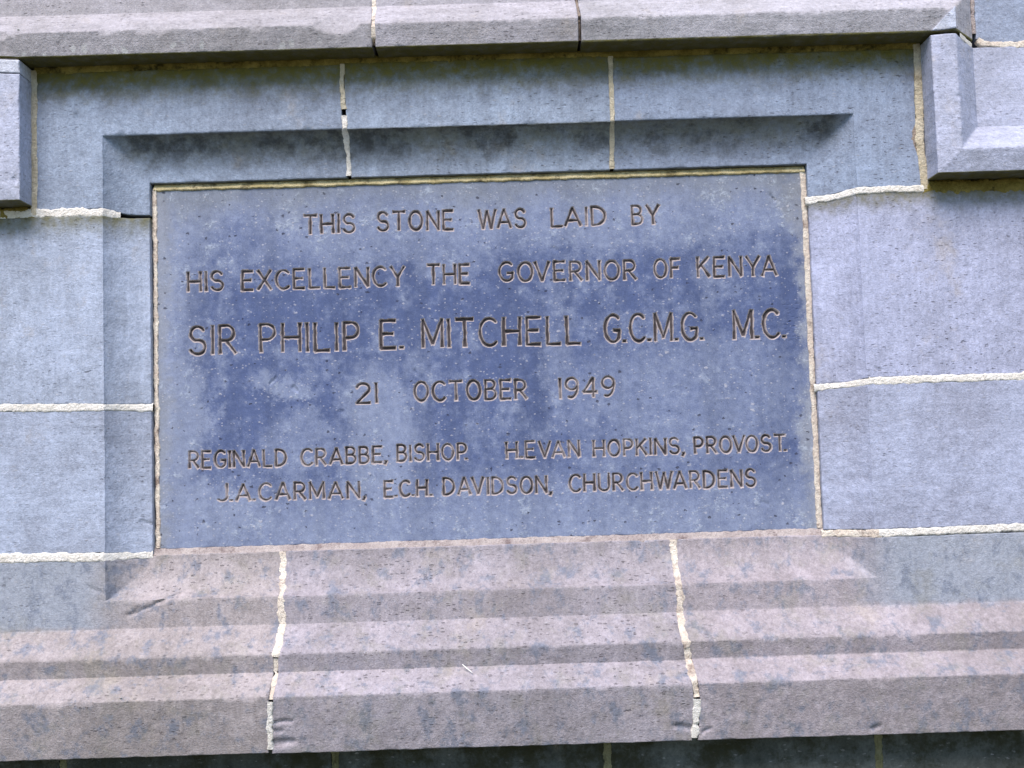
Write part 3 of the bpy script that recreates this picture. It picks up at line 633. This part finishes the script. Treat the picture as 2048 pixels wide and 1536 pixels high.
def arc(cx, cy, rx, ry, a0, a1, n=14):
    return [(cx + rx * math.cos(math.radians(a0 + (a1 - a0) * i / n)), cy + ry * math.sin(math.radians(a0 + (a1 - a0) * i / n))) for i in range(n + 1)]
def bowl(x, y0, y1, w):                            # a stem-side bowl of D, P, R, B
    h = (y1 - y0) / 2
    return [(x, y1)] + arc(w - h * 0.9 if w > h * 0.9 else x, (y0 + y1) / 2, min(h * 0.9, w), h, 90, -90, 12) + [(x, y0)]
_S = arc(0.25, 0.745, 0.225, 0.255, 28, 250, 12) + arc(0.25, 0.255, 0.25, 0.255, 75, -155, 13)
FONT = {
 'I': (0.0, [[(0, 0), (0, 1)]]),
 'T': (0.58, [[(0, 1), (0.58, 1)], [(0.29, 1), (0.29, 0)]]),
 'H': (0.56, [[(0, 0), (0, 1)], [(0.56, 0), (0.56, 1)], [(0, 0.5), (0.56, 0.5)]]),
 'S': (0.5, [_S]),
 'E': (0.46, [[(0, 0), (0, 1)], [(0, 1), (0.46, 1)], [(0, 0.52), (0.38, 0.52)], [(0, 0), (0.46, 0)]]),
 'F': (0.44, [[(0, 0), (0, 1)], [(0, 1), (0.44, 1)], [(0, 0.52), (0.36, 0.52)]]),
 'L': (0.44, [[(0, 1), (0, 0)], [(0, 0), (0.44, 0)]]),
 'O': (0.62, [arc(0.31, 0.5, 0.31, 0.5, 90, 450, 28)]),
 'C': (0.56, [arc(0.33, 0.5, 0.33, 0.5, 48, 312, 22)]),
 'G': (0.60, [arc(0.33, 0.5, 0.33, 0.5, 48, 318, 22) + [(0.59, 0.42)], [(0.36, 0.42), (0.60, 0.42)]]),
 'N': (0.56, [[(0, 0), (0, 1)], [(0, 1), (0.56, 0)], [(0.56, 0), (0.56, 1)]]),
 'W': (0.86, [[(0, 1), (0.22, 0)], [(0.22, 0), (0.43, 0.95)], [(0.43, 0.95), (0.64, 0)], [(0.64, 0), (0.86, 1)]]),
 'A': (0.66, [[(0, 0), (0.33, 1)], [(0.33, 1), (0.66, 0)], [(0.12, 0.30), (0.54, 0.30)]]),
 'D': (0.56, [[(0, 0), (0, 1)], bowl(0, 0, 1, 0.56)]),
 'B': (0.48, [[(0, 0), (0, 1)], bowl(0, 0.53, 1, 0.43), bowl(0, 0, 0.53, 0.48)]),
 'P': (0.46, [[(0, 0), (0, 1)], bowl(0, 0.44, 1, 0.46)]),
 'R': (0.50, [[(0, 0), (0, 1)], bowl(0, 0.46, 1, 0.46), [(0.20, 0.46), (0.50, 0)]]),
 'Y': (0.60, [[(0, 1), (0.30, 0.46)], [(0.60, 1), (0.30, 0.46)], [(0.30, 0.46), (0.30, 0)]]),
 'X': (0.58, [[(0, 0), (0.58, 1)], [(0, 1), (0.58, 0)]]),
 'V': (0.62, [[(0, 1), (0.31, 0)], [(0.31, 0), (0.62, 1)]]),
 'K': (0.52, [[(0, 0), (0, 1)], [(0, 0.42), (0.50, 1)], [(0.17, 0.60), (0.52, 0)]]),
 'M': (0.66, [[(0, 0), (0, 1)], [(0, 1), (0.33, 0.12)], [(0.33, 0.12), (0.66, 1)], [(0.66, 1), (0.66, 0)]]),
 'U': (0.56, [[(0, 1)] + arc(0.28, 0.28, 0.28, 0.28, 180, 360, 12) + [(0.56, 1)]]),
 'J': (0.34, [[(0.34, 1)] + arc(0.10, 0.24, 0.24, 0.24, 0, -140, 10)]),
 '1': (0.0, [[(0, 0), (0, 1)]]),
 '2': (0.50, [arc(0.25, 0.74, 0.24, 0.26, 160, -30, 12) + [(0.0, 0.0)], [(0, 0), (0.5, 0)]]),
 '4': (0.56, [[(0.42, 0), (0.42, 1)], [(0.42, 1), (0, 0.27)], [(0, 0.27), (0.56, 0.27)]]),
 '9': (0.52, [arc(0.26, 0.70, 0.25, 0.30, 0, 360, 22), arc(0.20, 0.62, 0.31, 0.62, 10, -105, 12)]),
 '.': (0.0, [[(0, 0.02), (0, 0.05)]]),
 ',': (0.04, [[(0.05, 0.03), (0.05, 0.05)], [(0.06, 0.02), (0.0, -0.13)]]),
}
zs = []
rows = sorted(set((round(min(w[3], w[4]) - 9 * 0 - (8 if w[6] == 5 else 5), 1), max(w[3], w[4]) + w[5] + 5) for w in WORDS))
def in_row(z):
    return any(a <= z <= b for a, b in rows)
z = SZ0
while z < SZ1:
    zs.append(z); z += 0.8 if in_row(z) else 2.6
zs = np.unique(np.round(np.concatenate([zs, [SZ0 + .5, SZ0 + 1, SZ0 + 1.8, SZ1 - 1.8, SZ1 - 1, SZ1 - .5, SZ1]]), 2))
xs = np.unique(np.round(np.concatenate([np.arange(SX0, SX1, 0.8), [SX1]]), 2))
X, Z = np.meshgrid(xs, zs, indexing='ij')
D = np.zeros(X.shape); ID = np.full(X.shape, -1)
rng = random.Random(5)
letters = []
for (w, wx0, wx1, zb0, zb1, h, line) in WORDS:
    sw = STROKE[line]
    ws = [FONT[c][0] * h for c in w]
    gaps = []
    for a, b in zip(w[:-1], w[1:]):
        gp = 0.25 * h
        if b in '.,': gp = (0.27 if a == 'H' else 0.20) * h
        if a in '.,': gp = 0.25 * h
        if (a + b) in ('AV', 'VA', 'LA', 'AT', 'YA', 'WA', 'AW', 'RY', 'OV', 'VO'): gp = 0.13 * h
        if (a + b) in ('P.', 'T.', 'F.'): gp = 0.02 * h
        gaps.append(gp)
    tot = sum(ws) + sum(gaps)
    k = (wx1 - wx0 - sw * 0.85) / tot
    cx = wx0 + sw * 0.42
    for i, c in enumerate(w):
        zb = zb0 + (zb1 - zb0) * (cx - wx0) / max(1, wx1 - wx0) + sw * 0.3 + rng.uniform(-0.35, 0.35)
        hh = h - sw * 0.6 + rng.uniform(-0.4, 0.4)
        lean = rng.uniform(-0.018, 0.018)
        kk = k * h
        segs = []
        for pl in FONT[c][1]:
            q = [(cx + px * kk + lean * py * hh, zb + py * hh) for px, py in pl]
            segs += list(zip(q[:-1], q[1:], [len(pl) == 2] * (len(q) - 1)))
        x0_ = min(min(a[0], b[0]) for a, b, _ in segs) - sw; x1_ = max(max(a[0], b[0]) for a, b, _ in segs) + sw
        z0_ = min(min(a[1], b[1]) for a, b, _ in segs) - sw; z1_ = max(max(a[1], b[1]) for a, b, _ in segs) + sw
        i0, i1 = np.searchsorted(xs, [x0_, x1_]); j0, j1 = np.searchsorted(zs, [z0_, z1_])
        lx = X[i0:i1, j0:j1]; lz = Z[i0:i1, j0:j1]
        half = sw / 2 * rng.uniform(0.94, 1.08)
        if c in '.,': half *= 1.15
        hw = half * (1 + 0.5 * vnoise(lx / 6, lz / 6, 77))
        best = np.full(lx.shape, -9.0)
        for (ax, az), (bx, bz_), straight in segs:
            dx, dz = bx - ax, bz_ - az
            L = math.hypot(dx, dz) + 1e-9
            t = ((lx - ax) * dx + (lz - az) * dz) / L
            nn = np.abs((lx - ax) * dz - (lz - az) * dx) / L
            if straight:                            # chisel cut ends are square and a little flared
                fl = 1 + 0.12 * np.abs(2 * np.clip(t / L, 0, 1) - 1) ** 3
                val = np.minimum(hw * fl - nn, np.minimum(t, L - t) + half * 0.62)
            else:
                tt = np.clip(t, 0, L)
                val = hw - np.hypot(lx - ax - tt * dx / L, lz - az - tt * dz / L)
            best = np.maximum(best, val)
        dep = np.clip(best, 0, None) * 1.8
        dep = np.minimum(dep, 3.3 + 0.5 * (line == 3)) * (0.97 + 0.42 * vnoise(lx / 22, lz / 22, 78))
        sub = D[i0:i1, j0:j1]; ids = ID[i0:i1, j0:j1]
        m = dep > sub
        ids[m] = len(letters); sub[m] = dep[m]
        letters.append(c)
        cx += ws[i] * k + (gaps[i] * k if i < len(gaps) else 0)
dd = np.minimum(np.minimum(X - SX0, SX1 - X), np.minimum(Z - SZ0, SZ1 - Z))
Y = SY + 0.8 * fbm(X, Z, 120, 200, 2) + 0.32 * fbm(X, Z, 11, 205, 3)
wear = 1.6 + 4.5 * np.clip(fbm(X, Z, 18, 207, 3) - 0.05, 0, 1)
kk = np.clip(1 - dd / wear, 0, 1)
Y = Y + wear * (1 - np.sqrt(np.clip(1 - kk * kk, 0, 1)))
for pts, w, dep in (([(-301, 289), (-292, 297)], 2.8, 2.2), ([(-268, 283), (-264, 278)], 4.0, 2.0), ([(-206, 248), (-200, 247)], 3.0, 1.6), ([(410, 534), (415, 527)], 3.2, 2.0),
                    ([(100, 468), (106, 465)], 4, 1.6), ([(-99, 302), (-97, 298)], 3, 1.6), ([(378, 104), (386, 101)], 3.4, 1.4)):
    Y = Y + gouge(X, Z, pts, w, dep)
prng = np.random.default_rng(4)
for _ in range(46):                                  # rows of little punch marks near the right edge
    px_ = prng.choice([422, 427, 434, 440]) + prng.uniform(-1, 1); pz_ = prng.uniform(310, 412)
    i0, i1 = np.searchsorted(xs, [px_ - 4, px_ + 4]); j0, j1 = np.searchsorted(zs, [pz_ - 2, pz_ + 2])
    Y[i0:i1, j0:j1] += gouge(X[i0:i1, j0:j1], Z[i0:i1, j0:j1], [(px_ - 1.8, pz_), (px_ + 1.8, pz_ + 0.3)], 1.0, 0.5)
Y = Y + D
nx, nz = X.shape
idx = np.arange(nx * nz).reshape(nx, nz)
VV = np.stack([X + 0.25 * fbm(X, Z, 12, 210, 2) * (D <= 0), Y, Z], -1).reshape(-1, 3)
Q = np.stack([idx[:-1, :-1], idx[1:, :-1], idx[1:, 1:], idx[:-1, 1:]], -1).reshape(-1, 4)
IDf = ID.ravel(); Df = D.ravel()
corner = np.where(Df[Q] > 0, IDf[Q], -1)
owner = corner.max(1)
bd = np.concatenate([np.stack([idx[:-1, 0], idx[1:, 0]], -1), np.stack([idx[1:, -1], idx[:-1, -1]], -1), np.stack([idx[0, 1:], idx[0, :-1]], -1), np.stack([idx[-1, :-1], idx[-1, 1:]], -1)])
A = VV[bd[:, 0]].copy(); B = VV[bd[:, 1]].copy(); Ab = A.copy(); Bb = B.copy(); Ab[:, 1] = 58; Bb[:, 1] = 58
n = len(VV); m = len(bd); r = np.arange(m)
VS = np.concatenate([VV, A, B, Bb, Ab])
SK = np.stack([n + r + m, n + r, n + r + 3 * m, n + r + 2 * m], -1)
v, f = compact(VS, np.concatenate([Q[owner < 0], SK]))
add_mesh("slab", v, f, M_SLAB, slabt)
order = np.argsort(owner, kind='stable'); so = owner[order]
st = np.searchsorted(so, np.arange(len(letters))); en = np.searchsorted(so, np.arange(len(letters)), side='right')
for i, c in enumerate(letters):
    qs = Q[order[st[i]:en[i]]]
    if len(qs):
        v, f = compact(VV, qs)
        cutd = Df[np.unique(qs)]
        nm = "full_stop" if c == '.' else "comma" if c == ',' else "numeral" if c.isdigit() else "letter"
        lo = add_mesh(nm, v, f, M_LETTER, slabt)
        lo.data.attributes.new('cut', 'FLOAT', 'POINT').data.foreach_set('value', cutd.astype(np.float32))
# bedding mortar round the slab
y36 = lambda X, Z: np.full_like(X, SY)
ribbon(slabt, [(-460, 571.2), (459, 571.2)], 4.3, y36, M_GOLD, 220, proud=0.4, rag=0.13, slope=3.0, sink=3, name="mortar_bedding", lump=0.8)
ribbon(slabt, [(-459.5, 66), (-459.5, 570)], 3.2, y36, M_CRACK, 221, proud=0.6, rag=0.3, slope=2.0, name="mortar_bedding")
ribbon(slabt, [(456.8, 66), (457.3, 560), (456, 570)], 3.7, y36, M_CRACK, 222, proud=1.2, rag=0.2, slope=-1.0, name="mortar_bedding")
ribbon(slabt, [(-464, 60.0), (461, 60.0)], 5.2, plus(y36, -3.2), M_BED, 223, proud=0.1, rag=0.18, slope=3.6, name="mortar_bedding", lump=0.9)

# ------------------------------------------------------------------ small litter on the ledges
def tube(name, pts, rad, mat, label, cat, group=None):
    P = np.array(pts, float); V = []; F = []
    for i, p in enumerate(P):
        t = P[min(i + 1, len(P) - 1)] - P[max(i - 1, 0)]; t /= np.linalg.norm(t)
        u = np.cross(t, (0.3, 1, 0.2)); u /= np.linalg.norm(u); w = np.cross(t, u)
        for k in range(6):
            a = k * math.pi / 3
            V.append(p + rad * (0.6 + 0.4 * math.sin(math.pi * (i + 0.3) / len(P))) * (math.cos(a) * u + math.sin(a) * w))
    for i in range(len(P) - 1):
        for k in range(6):
            F.append((i * 6 + k, i * 6 + (k + 1) % 6, i * 6 + 6 + (k + 1) % 6, i * 6 + 6 + k))
    F += [tuple(range(5, -1, -1)), tuple(range(len(V) - 6, len(V)))]
    o = add_mesh(name, V, F, mat)
    o["label"] = label; o["category"] = cat
    if group: o["group"] = group
M_STRAW = flat_mat("pale_straw", (0.85, 0.85, 0.82))
M_CHIP = flat_mat("white_chip", (0.86, 0.86, 0.84))
tube("straw", [(-40, -31.5, -92.5), (-36, -32.5, -96), (-32, -34.5, -99), (-27, -38.5, -102.5)], 0.75, M_STRAW, "tiny pale straw lying across a ledge of the middle string course stone", "straw")
def chip(x, z, yf, s, label):
    y = float(yf(np.array([x * 1.0]), np.array([z * 1.0]))[0])
    V = []; rr = random.Random(int(x))
    for a in range(7):
        t = a * math.tau / 7
        V.append((x + s * (1 + rr.uniform(-.3, .3)) * math.cos(t), y + 1.2 - 0.6 * s * math.sin(t) * 0.9, z + 0.6 * s * math.sin(t)))
    V += [(q[0] * 0.5 + x * 0.5, q[1] - 1.6 - rr.random(), q[2] * 0.5 + z * 0.5 + 1.0) for q in V[:7]]
    F = [(i, (i + 1) % 7, 7 + (i + 1) % 7, 7 + i) for i in range(7)] + [tuple(range(7, 14)), tuple(range(6, -1, -1))]
    o = add_mesh("mortar_chip", V, F, M_CHIP, smooth=False)
    o["label"] = label; o["category"] = "mortar chip"; o["group"] = "white mortar chips on ledges"
chip(-480, -119, y_wall, 2.6, "white chip on the lower ledge of the left string course stone")
chip(158, -112, y_wall, 2.0, "white chip on the lower ledge of the middle string course stone")
chip(-616, 772, y_hood, 3.2, "white chip on the top slope of the hood moulding at far left")
